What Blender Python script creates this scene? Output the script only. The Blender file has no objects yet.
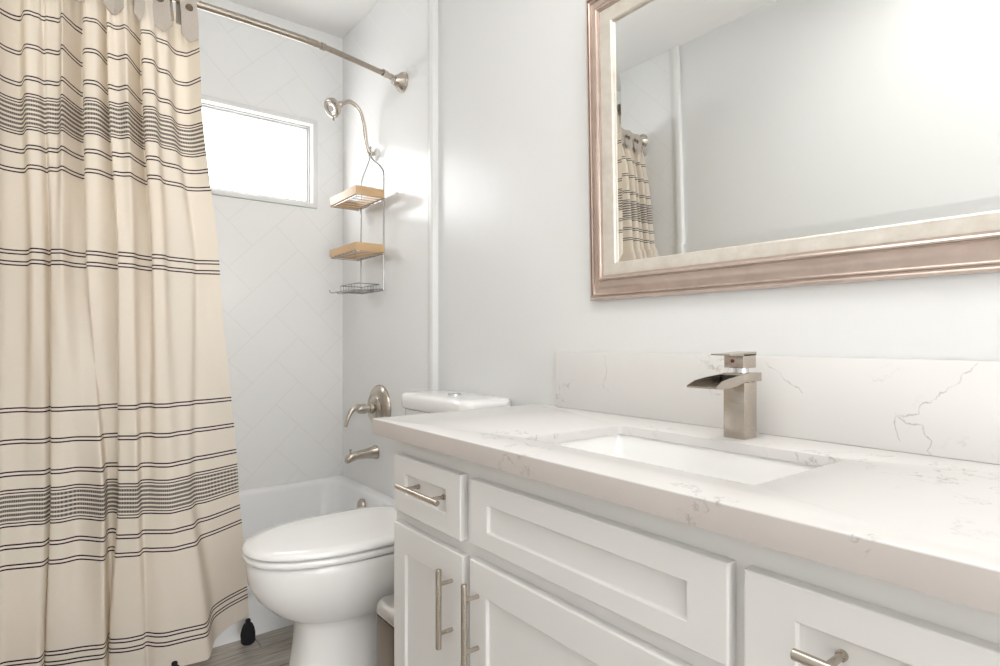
import bpy, bmesh, math, random
from mathutils import Vector, Matrix
PI = math.pi
random.seed(7)
S = bpy.context.scene
COL = S.collection

# ------------------------------------------------------------------ camera, world, lights, exposure
# room frame: x = 0 is the painted wall with the mirror (the room lies at x < 0), y runs towards the tub, z is up
WX = 1.206                      # camera to right wall
CH = 1.02                       # camera height
cam_d = bpy.data.cameras.new('camera')
cam = bpy.data.objects.new('camera', cam_d); COL.objects.link(cam)
cam.location = (-WX, 0.0, CH)
cam.rotation_euler = (math.radians(90), 0, math.radians(-37.54))
cam_d.sensor_width = 36.0
cam_d.lens = 585.6 * 36 / 1000
cam_d.shift_y = 0.007
cam_d.clip_start = 0.02
S.camera = cam

world = bpy.data.worlds.new('world'); S.world = world
world.use_nodes = True
wb = world.node_tree.nodes['Background']
wb.inputs[0].default_value = (0.98, 0.99, 1.0, 1)
wb.inputs[1].default_value = 4.8

WINDOW_EMIT = 6.0
FILL_W = 9.5

def area(name, loc, rot, sx, sy, power, color=(1, 1, 1)):
    l = bpy.data.lights.new(name, 'AREA'); l.shape = 'RECTANGLE'; l.size = sx; l.size_y = sy
    l.energy = power; l.color = color
    o = bpy.data.objects.new(name, l); COL.objects.link(o); o.location = loc; o.rotation_euler = rot
    return o
CEIL = 2.576
area('added_fill_light', (-0.90, 0.50, CEIL - 0.045), (0, 0, 0), 0.74, 1.14, FILL_W, (1.0, 0.985, 0.96))  # unseen fill light added overhead to brighten the room


vs = S.view_settings
vs.view_transform = 'Standard'; vs.look = 'None'; vs.gamma = 1.0; vs.use_curve_mapping = False
vs.exposure = 0.12

# ------------------------------------------------------------------ helpers
def X(a): return a - WX          # lateral distance from the camera -> world x

def lin(c):
    return tuple((v / 255 / 12.92) if v / 255 <= 0.04045 else ((v / 255 + 0.055) / 1.055) ** 2.4 for v in c) + (1.0,)

def obj(name, bm, mat, parent=None, smooth=35, **k):
    me = bpy.data.meshes.new(name)
    bmesh.ops.recalc_face_normals(bm, faces=bm.faces) if k.get('recalc', True) else None
    bm.to_mesh(me); bm.free()
    mats = mat if isinstance(mat, (list, tuple)) else [mat]
    for m in mats: me.materials.append(m)
    if smooth:
        me.shade_smooth(); me.set_sharp_from_angle(angle=math.radians(smooth))
    o = bpy.data.objects.new(name, me); COL.objects.link(o)
    if parent is not None: o.parent = parent
    return o

def thing(name, label, cat, loc=(0, 0, 0), rot=(0, 0, 0), group=None):
    o = bpy.data.objects.new(name, None); COL.objects.link(o)
    o.empty_display_size = 0.05
    o.location = loc; o.rotation_euler = rot
    o['label'] = label; o['category'] = cat
    if group: o['group'] = group
    return o

def tag(o, label, cat, group=None):
    o['label'] = label; o['category'] = cat
    if group: o['group'] = group
    return o

def struct(o):
    o['kind'] = 'structure'; return o

def box(bm, x0, x1, y0, y1, z0, z1, bev=0.0, seg=2):
    g = bmesh.ops.create_cube(bm, size=1.0)
    vv = g['verts']
    for v in vv:
        v.co = Vector((x0 + (v.co.x + .5) * (x1 - x0), y0 + (v.co.y + .5) * (y1 - y0), z0 + (v.co.z + .5) * (z1 - z0)))
    if bev > 0:
        es = list({e for v in vv for e in v.link_edges})
        bmesh.ops.bevel(bm, geom=es, offset=bev, segments=seg, profile=0.5, affect='EDGES')
    return bm

def loft(bm, rings, cap0=False, cap1=False, closed=True):
    vr = [[bm.verts.new(p) for p in r] for r in rings]
    n = len(rings[0])
    for a, b in zip(vr[:-1], vr[1:]):
        for i in range(n if closed else n - 1):
            j = (i + 1) % n
            try: bm.faces.new((a[i], a[j], b[j], b[i]))
            except ValueError: pass
    if cap0: bm.faces.new(list(reversed(vr[0])))
    if cap1: bm.faces.new(vr[-1])
    return vr

def rrect(x0, x1, y0, y1, r, z=0.0, nc=6, ns=6):
    """rounded rectangle ring in xy at height z, ns points per side, nc per corner"""
    pts = []
    cs = [(x1 - r, y1 - r, 0), (x0 + r, y1 - r, 90), (x0 + r, y0 + r, 180), (x1 - r, y0 + r, 270)]
    for k in range(4):
        cx, cy, a0 = cs[k]
        for i in range(nc + 1):
            a = math.radians(a0 + 90 * i / nc)
            pts.append((cx + r * math.cos(a), cy + r * math.sin(a), z))
        nx, ny, a1 = cs[(k + 1) % 4]
        a = math.radians(a0 + 90)
        p = (cx + r * math.cos(a), cy + r * math.sin(a))
        q = (nx + r * math.cos(a), ny + r * math.sin(a))
        for i in range(1, ns):
            t = i / ns
            pts.append((p[0] + (q[0] - p[0]) * t, p[1] + (q[1] - p[1]) * t, z))
    return pts

def tube(bm, path, r, n=12, cap=True, closed=False):
    path = [Vector(p) for p in path]
    m = len(path)
    rad = r if isinstance(r, (list, tuple)) else [r] * m
    t0 = (path[1] - path[0]).normalized()
    up = Vector((0, 0, 1)) if abs(t0.z) < 0.9 else Vector((0, 1, 0))
    nrm = (up - t0 * up.dot(t0)).normalized()
    rings = []
    for i, p in enumerate(path):
        if closed:
            t = (path[(i + 1) % m] - path[i - 1]).normalized()
        elif i == 0: t = t0
        elif i == m - 1: t = (path[-1] - path[-2]).normalized()
        else: t = ((path[i + 1] - p).normalized() + (p - path[i - 1]).normalized()).normalized()
        nrm = (nrm - t * nrm.dot(t)).normalized()
        b = t.cross(nrm)
        rings.append([p + (nrm * math.cos(2 * PI * k / n) + b * math.sin(2 * PI * k / n)) * rad[i] for k in range(n)])
    if closed: rings.append(rings[0])
    loft(bm, rings, cap and not closed, cap and not closed)
    return bm

def smooth_path(pts, n=8):
    pts = [Vector(p) for p in pts]
    out = []
    P = [pts[0] * 2 - pts[1]] + pts + [pts[-1] * 2 - pts[-2]]
    for i in range(1, len(P) - 2):
        a, b, c, d = P[i - 1:i + 3]
        for k in range(n):
            t = k / n
            out.append(0.5 * ((2 * b) + (c - a) * t + (2 * a - 5 * b + 4 * c - d) * t * t + (-a + 3 * b - 3 * c + d) * t ** 3))
    out.append(pts[-1])
    return out

def lathe(bm, prof, axis_o, axis_d, n=32, cap0=True, cap1=True):
    """prof: list of (distance along axis, radius)"""
    o = Vector(axis_o); d = Vector(axis_d).normalized()
    u = d.orthogonal().normalized(); v = d.cross(u)
    rings = [[o + d * h + (u * math.cos(2 * PI * k / n) + v * math.sin(2 * PI * k / n)) * max(r, 1e-5) for k in range(n)] for h, r in prof]
    loft(bm, rings, cap0, cap1)
    return bm

# ------------------------------------------------------------------ materials
class NT:
    def __init__(s, name):
        s.m = bpy.data.materials.new(name); s.m.use_nodes = True
        s.t = s.m.node_tree; s.n = s.t.nodes; s.l = s.t.links
        s.b = s.n['Principled BSDF']
    def new(s, typ, **k):
        nd = s.n.new(typ)
        for a, v in k.items(): setattr(nd, a, v)
        return nd
    def link(s, a, b): s.l.new(a, b)
    def math(s, op, a, b=None, c=None, clamp=False):
        nd = s.n.new('ShaderNodeMath'); nd.operation = op; nd.use_clamp = clamp
        for i, v in enumerate((a, b, c)):
            if v is None: continue
            if isinstance(v, (int, float)): nd.inputs[i].default_value = v
            else: s.l.new(v, nd.inputs[i])
        return nd.outputs[0]
    def mix(s, f, a, b):
        nd = s.n.new('ShaderNodeMix'); nd.data_type = 'RGBA'
        for sock, v in ((nd.inputs[0], f), (nd.inputs[6], a), (nd.inputs[7], b)):
            if isinstance(v, (int, float)): sock.default_value = v
            elif isinstance(v, tuple): sock.default_value = v
            else: s.l.new(v, sock)
        return nd.outputs[2]
    def coords(s, rot=(0, 0, 0), sc=(1, 1, 1), loc=(0, 0, 0)):
        tc = s.new('ShaderNodeTexCoord'); mp = s.new('ShaderNodeMapping')
        s.link(tc.outputs['Object'], mp.inputs[0])
        mp.inputs['Rotation'].default_value = rot; mp.inputs['Scale'].default_value = sc; mp.inputs['Location'].default_value = loc
        return mp.outputs[0]
    def noise(s, vec, scale, detail=3, rough=.5, dist=0):
        nd = s.new('ShaderNodeTexNoise'); nd.inputs['Scale'].default_value = scale
        nd.inputs['Detail'].default_value = detail; nd.inputs['Roughness'].default_value = rough
        nd.inputs['Distortion'].default_value = dist
        s.link(vec, nd.inputs['Vector']); return nd.outputs['Fac']
    def ramp(s, f, stops):
        nd = s.new('ShaderNodeValToRGB'); cr = nd.color_ramp
        while len(cr.elements) < len(stops): cr.elements.new(0.5)
        for e, (p, c) in zip(cr.elements, stops):
            e.position = p; e.color = c if isinstance(c, tuple) else (c, c, c, 1)
        s.link(f, nd.inputs[0]); return nd.outputs[0]
    def bump(s, h, strength=.2, dist=.002):
        nd = s.new('ShaderNodeBump'); nd.inputs['Strength'].default_value = strength; nd.inputs['Distance'].default_value = dist
        s.link(h, nd.inputs['Height']); s.link(nd.outputs[0], s.b.inputs['Normal']); return nd

def plain(name, col, rough=.4, metal=0.0, spec=.5, coat=0.0, bump=None):
    t = NT(name); b = t.b
    b.inputs['Base Color'].default_value = col; b.inputs['Roughness'].default_value = rough
    b.inputs['Metallic'].default_value = metal; b.inputs['Specular IOR Level'].default_value = spec
    b.inputs['Coat Weight'].default_value = coat; b.inputs['Coat Roughness'].default_value = .05
    v = t.coords()
    sc, st, di = bump or (40, .04, .001)
    t.bump(t.noise(v, sc, 2), st, di)
    return t.m

def wall_paint():
    t = NT('satin_wall_paint'); b = t.b
    v = t.coords(sc=(1, 1, .55))
    n1 = t.noise(v, 6, 4, .6, .6)
    b.inputs['Base Color'].default_value = lin((228, 228, 227))
    r = t.math('MULTIPLY_ADD', n1, .14, .24)
    t.link(r, b.inputs['Roughness'])
    n2 = t.noise(v, 22, 3, .6)
    t.bump(t.math('ADD', n2, n1), .22, .004)
    return t.m
M_paint = wall_paint()
M_ceil = plain('flat_ceiling_paint', lin((246, 245, 243)), .7, bump=(60, .1, .001))

def tile_mat(name, axis):
    """glossy white herringbone tile, laid at 45 degrees; axis 'y' for walls in the yz plane, 'x' for the xz plane"""
    t = NT(name); b = t.b
    tc = t.new('ShaderNodeTexCoord'); sp = t.new('ShaderNodeSeparateXYZ'); t.link(tc.outputs['Object'], sp.inputs[0])
    h = sp.outputs['Y'] if axis == 'y' else sp.outputs['X']; z = sp.outputs['Z']
    k = 1 / math.sqrt(2) / 0.152
    a = t.math('MULTIPLY', t.math('ADD', h, z), k); a = t.math('ADD', a, 40.3)
    c = t.math('MULTIPLY', t.math('SUBTRACT', z, h), k); c = t.math('ADD', c, 40.1)
    ia = t.math('FLOOR', a); ic = t.math('FLOOR', c)
    fa = t.math('SUBTRACT', a, ia); fc = t.math('SUBTRACT', c, ic)
    kk = t.math('FLOORED_MODULO', t.math('ADD', t.math('SUBTRACT', ia, ic), .01), 4.0); kk = t.math('FLOOR', kk)
    def eq(n): return t.math('COMPARE', kk, float(n), .1)
    w = .011
    L = t.math('MULTIPLY', t.math('LESS_THAN', fa, w), t.math('SUBTRACT', 1.0, eq(1)))
    R = t.math('MULTIPLY', t.math('GREATER_THAN', fa, 1 - w), t.math('SUBTRACT', 1.0, eq(0)))
    Bm = t.math('MULTIPLY', t.math('LESS_THAN', fc, w), t.math('SUBTRACT', 1.0, eq(2)))
    T = t.math('MULTIPLY', t.math('GREATER_THAN', fc, 1 - w), t.math('SUBTRACT', 1.0, eq(3)))
    g = t.math('MAXIMUM', t.math('MAXIMUM', L, R), t.math('MAXIMUM', Bm, T))
    t.link(t.mix(g, lin((243, 243, 242)), lin((230, 230, 228))), b.inputs['Base Color'])
    t.link(t.math('MULTIPLY_ADD', g, .4, .18), b.inputs['Roughness'])
    n = t.noise(t.coords(), 5, 2)
    hgt = t.math('SUBTRACT', t.math('MULTIPLY', n, .8), g)
    t.bump(hgt, .06, .003)
    return t.m
M_tile_y = tile_mat('white_herringbone_tile_side', 'y')
M_tile_x = tile_mat('white_herringbone_tile_back', 'x')
M_trim = plain('white_trim', lin((232, 232, 230)), .25)
M_porc = plain('white_porcelain', lin((243, 242, 240)), .08, spec=.6, bump=(8, .02, .001))
M_tub = plain('white_tub_enamel', lin((246, 247, 248)), .1, spec=.6, bump=(8, .02, .001))
M_cab = plain('white_cabinet_lacquer', lin((230, 228, 225)), .32, bump=(70, .05, .0006))
M_gap = plain('shadow_gap_rubber', lin((120, 116, 112)), .7)

def quartz(name='veined_white_quartz', c1=(220, 218, 215), c2=(214, 211, 208), path=None):
    t = NT(name); b = t.b
    v = t.coords(rot=(.3, .2, .5))
    n = t.new('ShaderNodeTexNoise'); n.inputs['Scale'].default_value = 3.2; n.inputs['Detail'].default_value = 7
    n.inputs['Roughness'].default_value = .62; t.link(v, n.inputs['Vector'])
    d = t.math('ABSOLUTE', t.math('SUBTRACT', n.outputs['Fac'], .5))
    vein = t.math('SUBTRACT', 1.0, t.math('MULTIPLY', d, 110.0), clamp=True)
    m = t.noise(v, 3.9, 2, .5); m = t.ramp(m, [(.52, 0.0), (.62, 1.0)])
    m2 = t.noise(v, 60, 3, .6); m2 = t.ramp(m2, [(.42, .1), (.62, 1.0)])
    vein = t.math('MULTIPLY', t.math('MULTIPLY', vein, m), m2)
    if path:
        # one long hairline vein at its own place on the slab, in (y, z)
        tc = t.new('ShaderNodeTexCoord'); sp = t.new('ShaderNodeSeparateXYZ'); t.link(tc.outputs['Object'], sp.inputs[0])
        wn_ = t.new('ShaderNodeTexNoise'); wn_.inputs['Scale'].default_value = 38; wn_.inputs['Detail'].default_value = 4; t.link(tc.outputs['Object'], wn_.inputs['Vector'])
        ws = t.new('ShaderNodeSeparateColor'); t.link(wn_.outputs['Color'], ws.inputs[0])
        py = t.math('ADD', sp.outputs['Y'], t.math('MULTIPLY', t.math('SUBTRACT', ws.outputs[0], .5), .022))
        pz = t.math('ADD', sp.outputs['Z'], t.math('MULTIPLY', t.math('SUBTRACT', ws.outputs[1], .5), .022))
        dm = None
        for (a0, a1), (b0, b1) in path:
            ey, ez = b0 - a0, b1 - a1; L2_ = ey * ey + ez * ez
            qy = t.math('SUBTRACT', py, a0); qz = t.math('SUBTRACT', pz, a1)
            h = t.math('ADD', t.math('MULTIPLY', qy, ey / L2_), t.math('MULTIPLY', qz, ez / L2_)); h = t.math('MAXIMUM', t.math('MINIMUM', h, 1.0), 0.0)
            ry = t.math('SUBTRACT', qy, t.math('MULTIPLY', h, ey)); rz = t.math('SUBTRACT', qz, t.math('MULTIPLY', h, ez))
            dd_ = t.math('SQRT', t.math('ADD', t.math('MULTIPLY', ry, ry), t.math('MULTIPLY', rz, rz)))
            dm = dd_ if dm is None else t.math('MINIMUM', dm, dd_)
        v2 = t.math('SUBTRACT', 1.0, t.math('MULTIPLY', dm, 1 / .0016), clamp=True)
        m3 = t.ramp(t.noise(v, 45, 3, .6), [(.38, .25), (.6, 1.0)])
        vein = t.math('MAXIMUM', vein, t.math('MULTIPLY', v2, m3))
    cloud = t.noise(v, 5.0, 4)
    base = t.mix(cloud, lin(c1), lin(c2))
    t.link(t.mix(t.math('MULTIPLY', vein, .6), base, lin((140, 134, 130))), b.inputs['Base Color'])
    b.inputs['Roughness'].default_value = .26; b.inputs['Specular IOR Level'].default_value = .5
    return t.m
M_quartz = quartz()
def bsp(px, py):
    p = px - 50.0; xl = 1.185; dep = 738.4 * xl / p
    return ((dep - .609 * xl) / .793, CH + (340 - py) * dep / 585.6)
_c = [bsp(*q) for q in ((976, 364), (962, 380), (948, 388), (937, 400), (922, 404), (919, 414), (897, 416), (914, 423), (924, 431), (931, 440), (929, 450), (933, 455))]
_d = [bsp(*q) for q in ((604, 355), (607, 372), (603, 386), (609, 392))]
_e = [bsp(*q) for q in ((765, 362), (777, 372), (790, 384), (803, 392))]
_f = [bsp(*q) for q in ((897, 414), (894, 428), (899, 441))]
M_quartz_splash = quartz('veined_quartz_backsplash', (228, 226, 223), (221, 218, 215), path=[z_ for c_ in (_c, _d, _e, _f) for z_ in zip(c_[:-1], c_[1:])])
M_quartz_edge = quartz('shaded_quartz_edge', (200, 192, 186), (190, 182, 176))  # front-edge shade painted in as a darker, warmer quartz

def nickel(name='brushed_nickel', col=(186, 178, 168), rough=.26, sc=(1, 1, 60)):
    t = NT(name); b = t.b
    b.inputs['Base Color'].default_value = lin(col); b.inputs['Metallic'].default_value = 1.0
    n = t.noise(t.coords(sc=sc), 30, 2)
    t.link(t.math('MULTIPLY_ADD', n, .08, rough - .04), b.inputs['Roughness'])
    t.bump(n, .012, .0003)
    return t.m
M_nickel = nickel(col=(194, 185, 174))
M_chrome = nickel('polished_chrome', (215, 216, 218), .12)
M_wire = nickel('steel_wire', (158, 157, 156), .22)
M_rod = nickel('satin_nickel_rod', (170, 160, 148), .28, (60, 1, 1))
M_steel = nickel('brushed_steel_bin', (122, 108, 94), .32, (60, 60, 1))
M_dark = plain('black_gap', lin((30, 28, 27)), .6)
M_red = plain('red_dot', lin((120, 36, 36)), .35)

def frame_mat(name, c1, c2, rough, metal):
    t = NT(name); b = t.b
    v = t.coords(sc=(1, 2, 2))
    n = t.noise(v, 14, 5, .65)
    t.link(t.mix(t.ramp(n, [(.3, 0.0), (.7, 1.0)]), lin(c1), lin(c2)), b.inputs['Base Color'])
    b.inputs['Metallic'].default_value = metal; b.inputs['Roughness'].default_value = rough
    t.bump(n, .05, .001)
    return t.m
M_frame = frame_mat('rose_champagne_moulding', (208, 191, 180), (197, 179, 168), .28, .6)
M_liner = frame_mat('antique_silver_liner', (228, 222, 212), (212, 204, 192), .34, .45)
def mirror_mat():
    t = NT('mirror_glass'); b = t.b
    b.inputs['Base Color'].default_value = (.93, .945, .935, 1); b.inputs['Metallic'].default_value = 1; b.inputs['Roughness'].default_value = .012
    return t.m
M_mirror = mirror_mat()

def floor_mat():
    t = NT('grey_wood_plank_tile'); b = t.b
    br = t.new('ShaderNodeTexBrick')
    br.inputs['Scale'].default_value = 1.0; br.inputs['Brick Width'].default_value = .9; br.inputs['Row Height'].default_value = .15
    br.inputs['Mortar Size'].default_value = .0015; br.inputs['Color1'].default_value = (.2, .2, .2, 1); br.inputs['Color2'].default_value = (.8, .8, .8, 1)
    br.inputs['Mortar'].default_value = (0, 0, 0, 1)
    t.link(t.coords(loc=(.2, .075, 0)), br.inputs['Vector'])
    g = t.noise(t.coords(sc=(2.2, 26, 1)), 3.2, 7, .65, 1.2)
    g2 = t.noise(t.coords(sc=(1, 3, 1)), 3, 3)
    f = t.math('ADD', t.math('MULTIPLY', g, .85), t.math('MULTIPLY', g2, .25))
    f = t.math('ADD', f, t.math('MULTIPLY', br.outputs['Color'], .12))
    c = t.ramp(f, [(.38, lin((124, 115, 106))), (.55, lin((162, 154, 145))), (.75, lin((194, 188, 179)))])
    c = t.mix(br.outputs['Fac'], c, lin((105, 98, 92)))
    t.link(c, b.inputs['Base Color']); b.inputs['Roughness'].default_value = .45
    t.bump(g, .15, .001)
    return t.m
M_floor = floor_mat()

def emissive(name, col, st):
    t = NT(name)
    b = t.b
    b.inputs['Base Color'].default_value = (.8, .8, .8, 1)
    b.inputs['Emission Color'].default_value = col; b.inputs['Emission Strength'].default_value = st
    return t.m
M_pane = emissive('frosted_daylit_pane', (.98, .99, 1, 1), WINDOW_EMIT)
M_fill = emissive('fill_panel_diffuser', (1, .98, .95, 1), 2.0)

def bamboo():
    t = NT('bamboo'); b = t.b
    g = t.noise(t.coords(sc=(3, 3, 60)), 6, 4)
    t.link(t.mix(g, lin((214, 182, 142)), lin((196, 158, 114))), b.inputs['Base Color'])
    b.inputs['Roughness'].default_value = .4
    return t.m
M_bamboo = bamboo()

# ---- curtain cloth: stripes are woven at fixed cloth heights (v of the UV map, in metres)
def curtain_mat(pairs, bands):
    t = NT('striped_cotton'); b = t.b
    uv = t.new('ShaderNodeUVMap'); uv.uv_map = 'cloth'
    sp = t.new('ShaderNodeSeparateXYZ'); t.link(uv.outputs[0], sp.inputs[0])
    u, v = sp.outputs['X'], sp.outputs['Y']
    acc = None
    def add(x):
        nonlocal acc
        acc = x if acc is None else t.math('MAXIMUM', acc, x)
    for z in pairs:
        add(t.math('COMPARE', v, z + .0052, .0020)); add(t.math('COMPARE', v, z - .0052, .0020))
    dots = t.math('GREATER_THAN', t.math('SINE', t.math('MULTIPLY', u, 2 * PI / .0056)), -.1)
    dots = t.math('MULTIPLY_ADD', dots, .20, .66)
    patch = t.ramp(t.noise(t.coords(), 9, 2), [(.4, .55), (.6, 1.0)])
    for z0, z1 in bands:
        add(t.math('COMPARE', v, z0, .0019)); add(t.math('COMPARE', v, z1, .0019))
        add(t.math('COMPARE', v, z0 + .0085, .0016)); add(t.math('COMPARE', v, z1 - .0085, .0016))
        n = 6; a = z0 + .0185; bb = z1 - .0185
        for i in range(n):
            zc = a + (bb - a) * i / (n - 1)
            ln = t.math('COMPARE', v, zc, .0036)
            add(t.math('MULTIPLY', ln, dots))
    weave = t.noise(t.coords(sc=(1, 1, 1)), 420, 2)
    slub = t.new('ShaderNodeTexNoise'); slub.inputs['Scale'].default_value = 1.0; slub.inputs['Detail'].default_value = 3
    cb = t.new('ShaderNodeCombineXYZ'); t.link(t.math('MULTIPLY', u, 90.0), cb.inputs[0]); t.link(t.math('MULTIPLY', v, 500.0), cb.inputs[1])
    t.link(cb.outputs[0], slub.inputs['Vector'])
    base = t.mix(slub.outputs['Fac'], lin((236, 228, 218)), lin((226, 217, 206)))
    col = t.mix(acc, base, lin((40, 34, 38)))
    t.link(col, b.inputs['Base Color']); b.inputs['Roughness'].default_value = .9; b.inputs['Specular IOR Level'].default_value = .1
    t.bump(slub.outputs['Fac'], .1, .0006)
    tr = t.new('ShaderNodeBsdfTranslucent')
    tcol = t.mix(acc, lin((253, 238, 212)), lin((60, 48, 44))); t.link(tcol, tr.inputs[0])
    mx = t.new('ShaderNodeMixShader'); mx.inputs[0].default_value = .32
    t.link(b.outputs[0], mx.inputs[1]); t.link(tr.outputs[0], mx.inputs[2])
    t.link(mx.outputs[0], t.n['Material Output'].inputs[0])
    return t.m

def linen(name, c):
    t = NT(name); b = t.b
    n = t.noise(t.coords(sc=(400, 400, 120)), 1, 2)
    t.link(t.mix(n, lin(c), lin(tuple(int(v * .9) for v in c))), b.inputs['Base Color']); b.inputs['Roughness'].default_value = .9
    t.bump(n, .2, .0005)
    return t.m
M_tab = linen('grey_linen_tab', (194, 184, 173))
M_yarn = linen('black_yarn', (22, 21, 24))
M_button = plain('brown_coconut_button', lin((104, 84, 66)), .35)

# ------------------------------------------------------------------ room shell
LW = X(-0.455)       # left wall
BW = 2.89            # back wall (tub alcove)
FW = -1.75           # wall behind the camera
TUBF = 2.095         # tub apron front
TRIM0, TRIM1 = 1.967, 2.03
T = 0.12

bm = bmesh.new(); box(bm, LW - T, T, FW - T, BW + T, -0.08, 0); struct(obj('floor', bm, M_floor, smooth=0))
bm = bmesh.new(); box(bm, LW - T, T, FW - T, BW + T, CEIL, CEIL + .08); struct(obj('ceiling', bm, M_ceil, smooth=0))
bm = bmesh.new(); box(bm, 0, T, FW - T, BW + T, 0, CEIL); wr = struct(obj('wall_right', bm, M_paint, smooth=0))
bm = bmesh.new(); box(bm, LW - T, LW, FW - T, BW + T, 0, CEIL); wl = struct(obj('wall_left', bm, M_paint, smooth=0))
TT = .008
bm = bmesh.new(); box(bm, -TT, 0, TRIM1 - .01, BW, 0, CEIL); obj('tile_surround', bm, M_tile_y, wr, smooth=0)
bm = bmesh.new(); box(bm, LW, LW + TT, TRIM1 - .01, BW, 0, CEIL); obj('tile_surround', bm, M_tile_y, wl, smooth=0)
# back wall with the window opening
wx0, wx1, wz0, wz1 = X(.16), X(1.063), 1.677, 2.118
bm = bmesh.new()
box(bm, LW, wx0, BW, BW + T, 0, CEIL); box(bm, wx1, 0, BW, BW + T, 0, CEIL)
box(bm, wx0, wx1, BW, BW + T, 0, wz0); box(bm, wx0, wx1, BW, BW + T, wz1, CEIL)
struct(obj('wall_back', bm, M_tile_x, smooth=0))
# wall behind the camera; its open doorway is added to let world light in
dx0, dx1, dz = X(-.43), X(.90), 2.15
bm = bmesh.new()
box(bm, LW, dx0, FW - T, FW, 0, CEIL); box(bm, dx1, 0, FW - T, FW, 0, CEIL); box(bm, dx0, dx1, FW - T, FW, dz, CEIL)
struct(obj('wall_front', bm, M_paint, smooth=0))
bm = bmesh.new()
for (a, b_, c, d) in ((dx0 - .0, dx0 + .02, 0, dz), (dx1 - .02, dx1, 0, dz), (dx0 + .02, dx1 - .02, dz - .02, dz)):
    box(bm, a, b_, FW - T, FW, c, d)
struct(obj('trim_3', bm, M_trim, smooth=0))

def edge_trim(name, side):
    bm = bmesh.new()
    # quarter-round edge profile in (offset from wall, y)
    prof = [(0, TRIM0), (.020, TRIM0), (.024, TRIM0 + .0015), (.026, TRIM0 + .006), (.026, TRIM0 + .030), (.024, TRIM0 + .036), (.018, TRIM0 + .040), (.010, TRIM0 + .041), (.010, TRIM1), (0, TRIM1)]
    rings = []
    for z in (0, CEIL):
        rings.append([(-o if side > 0 else LW + o, y, z) for o, y in prof])
    loft(bm, rings, True, True)
    return struct(obj(name, bm, M_trim))
edge_trim('trim_1', 1); edge_trim('trim_2', -1)

# window
wn = bpy.data.objects.new('window_1', None); COL.objects.link(wn); wn.location = ((wx0 + wx1) / 2, BW, wz0); struct(wn)
def wobj(name, bm, m, **k):
    o = obj(name, bm, m, **k); o.parent = wn; o.matrix_parent_inverse = Matrix.Translation(-Vector(wn.location)); return o
def rect_frame(bm, x0, x1, z0, z1, prof):
    """mitred frame: prof = (inset, y)"""
    rings = [[(x0 + i, y, z0 + i), (x1 - i, y, z0 + i), (x1 - i, y, z1 - i), (x0 + i, y, z1 - i)] for i, y in prof]
    loft(bm, rings + [rings[0]])
bm = bmesh.new(); rect_frame(bm, wx0 + .001, wx1 - .001, wz0 + .001, wz1 - .001, [(0, BW + .1), (0, BW - .006), (.003, BW - .009), (.021, BW - .009), (.024, BW - .006), (.024, BW + .1)])
wobj('window_frame', bm, M_trim)
M_alu = plain('grey_vinyl_sash', lin((190, 190, 188)), .3, .1)
bm = bmesh.new(); rect_frame(bm, wx0 + .025, wx1 - .025, wz0 + .025, wz1 - .025, [(0, BW + .08), (0, BW + .030), (.006, BW + .028), (.008, BW + .036), (.016, BW + .038), (.018, BW + .046), (.018, BW + .08)])
wobj('sash', bm, M_alu)
bm = bmesh.new(); box(bm, wx0 + .04, wx1 - .04, BW + .056, BW + .062, wz0 + .04, wz1 - .04)
wobj('pane', bm, M_pane, smooth=0)

# added fill panel, unseen above the camera's upper edge, to light the room
fill_panel = thing('added_fill_panel', 'added rectangular fill light panel on the ceiling, out of view, lighting the bathroom', 'lamp', (-.90, .50, CEIL))
bm = bmesh.new()
rings = [rrect(-.40 + i_, .40 - i_, -.60 + i_, .60 - i_, .01, z_, 3, 2) for i_, z_ in ((0, 0), (0, -.036), (.003, -.04), (.024, -.04), (.027, -.034))]
loft(bm, rings, True, False); obj('base', bm, M_trim, fill_panel)
bm = bmesh.new(); loft(bm, [rrect(-.373, .373, -.573, .573, .008, z_, 3, 2) for z_ in (-.030, -.035)], True, True); obj('diffuser', bm, M_fill, fill_panel)

# ------------------------------------------------------------------ bathtub
tub = thing('bathtub', 'white alcove bathtub with smooth apron behind the toilet', 'bathtub', (0, 0, 0))
TZ = .325
tx0, tx1, ty0, ty1 = LW + TT + .001, -TT - .001, TUBF, BW - .001
bm = bmesh.new()
def R(i0, i1, j0, j1, r, z): return rrect(tx0 + i0, tx1 - i1, ty0 + j0, ty1 - j1, r, z, 6, 8)
rings = [R(0, 0, .022, 0, .004, 0), R(0, 0, .022, 0, .004, .13), R(0, 0, .016, 0, .004, .150), R(0, 0, .006, 0, .004, .162), R(0, 0, .002, 0, .004, .18),
         R(0, 0, 0, 0, .006, TZ - .03), R(0, 0, .002, 0, .008, TZ - .010), R(.0, .0, .010, .0, .01, TZ),
         R(.065, .045, .075, .050, .07, TZ), R(.075, .052, .085, .056, .075, TZ - .006), R(.085, .058, .092, .062, .08, TZ - .02),
         R(.14, .080, .115, .085, .10, .12), R(.20, .14, .14, .12, .15, .06), R(.26, .18, .18, .16, .14, .045)]
loft(bm, rings, True, True)
obj('tub_shell', bm, M_tub, tub, smooth=50)
bm = bmesh.new(); lathe(bm, [(-.002, .034), (.006, .034), (.012, .030), (.014, .02), (.014, 0)], (-.078, 2.50, .262), (-1, 0, .12), n=24)
obj('overflow_plate', bm, M_nickel, tub)
bm = bmesh.new(); lathe(bm, [(0, .035), (.004, .034), (.006, .03), (.006, 0)], (-.30, 2.50, .045), (0, 0, 1), n=24)
obj('drain', bm, M_nickel, tub)

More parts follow.
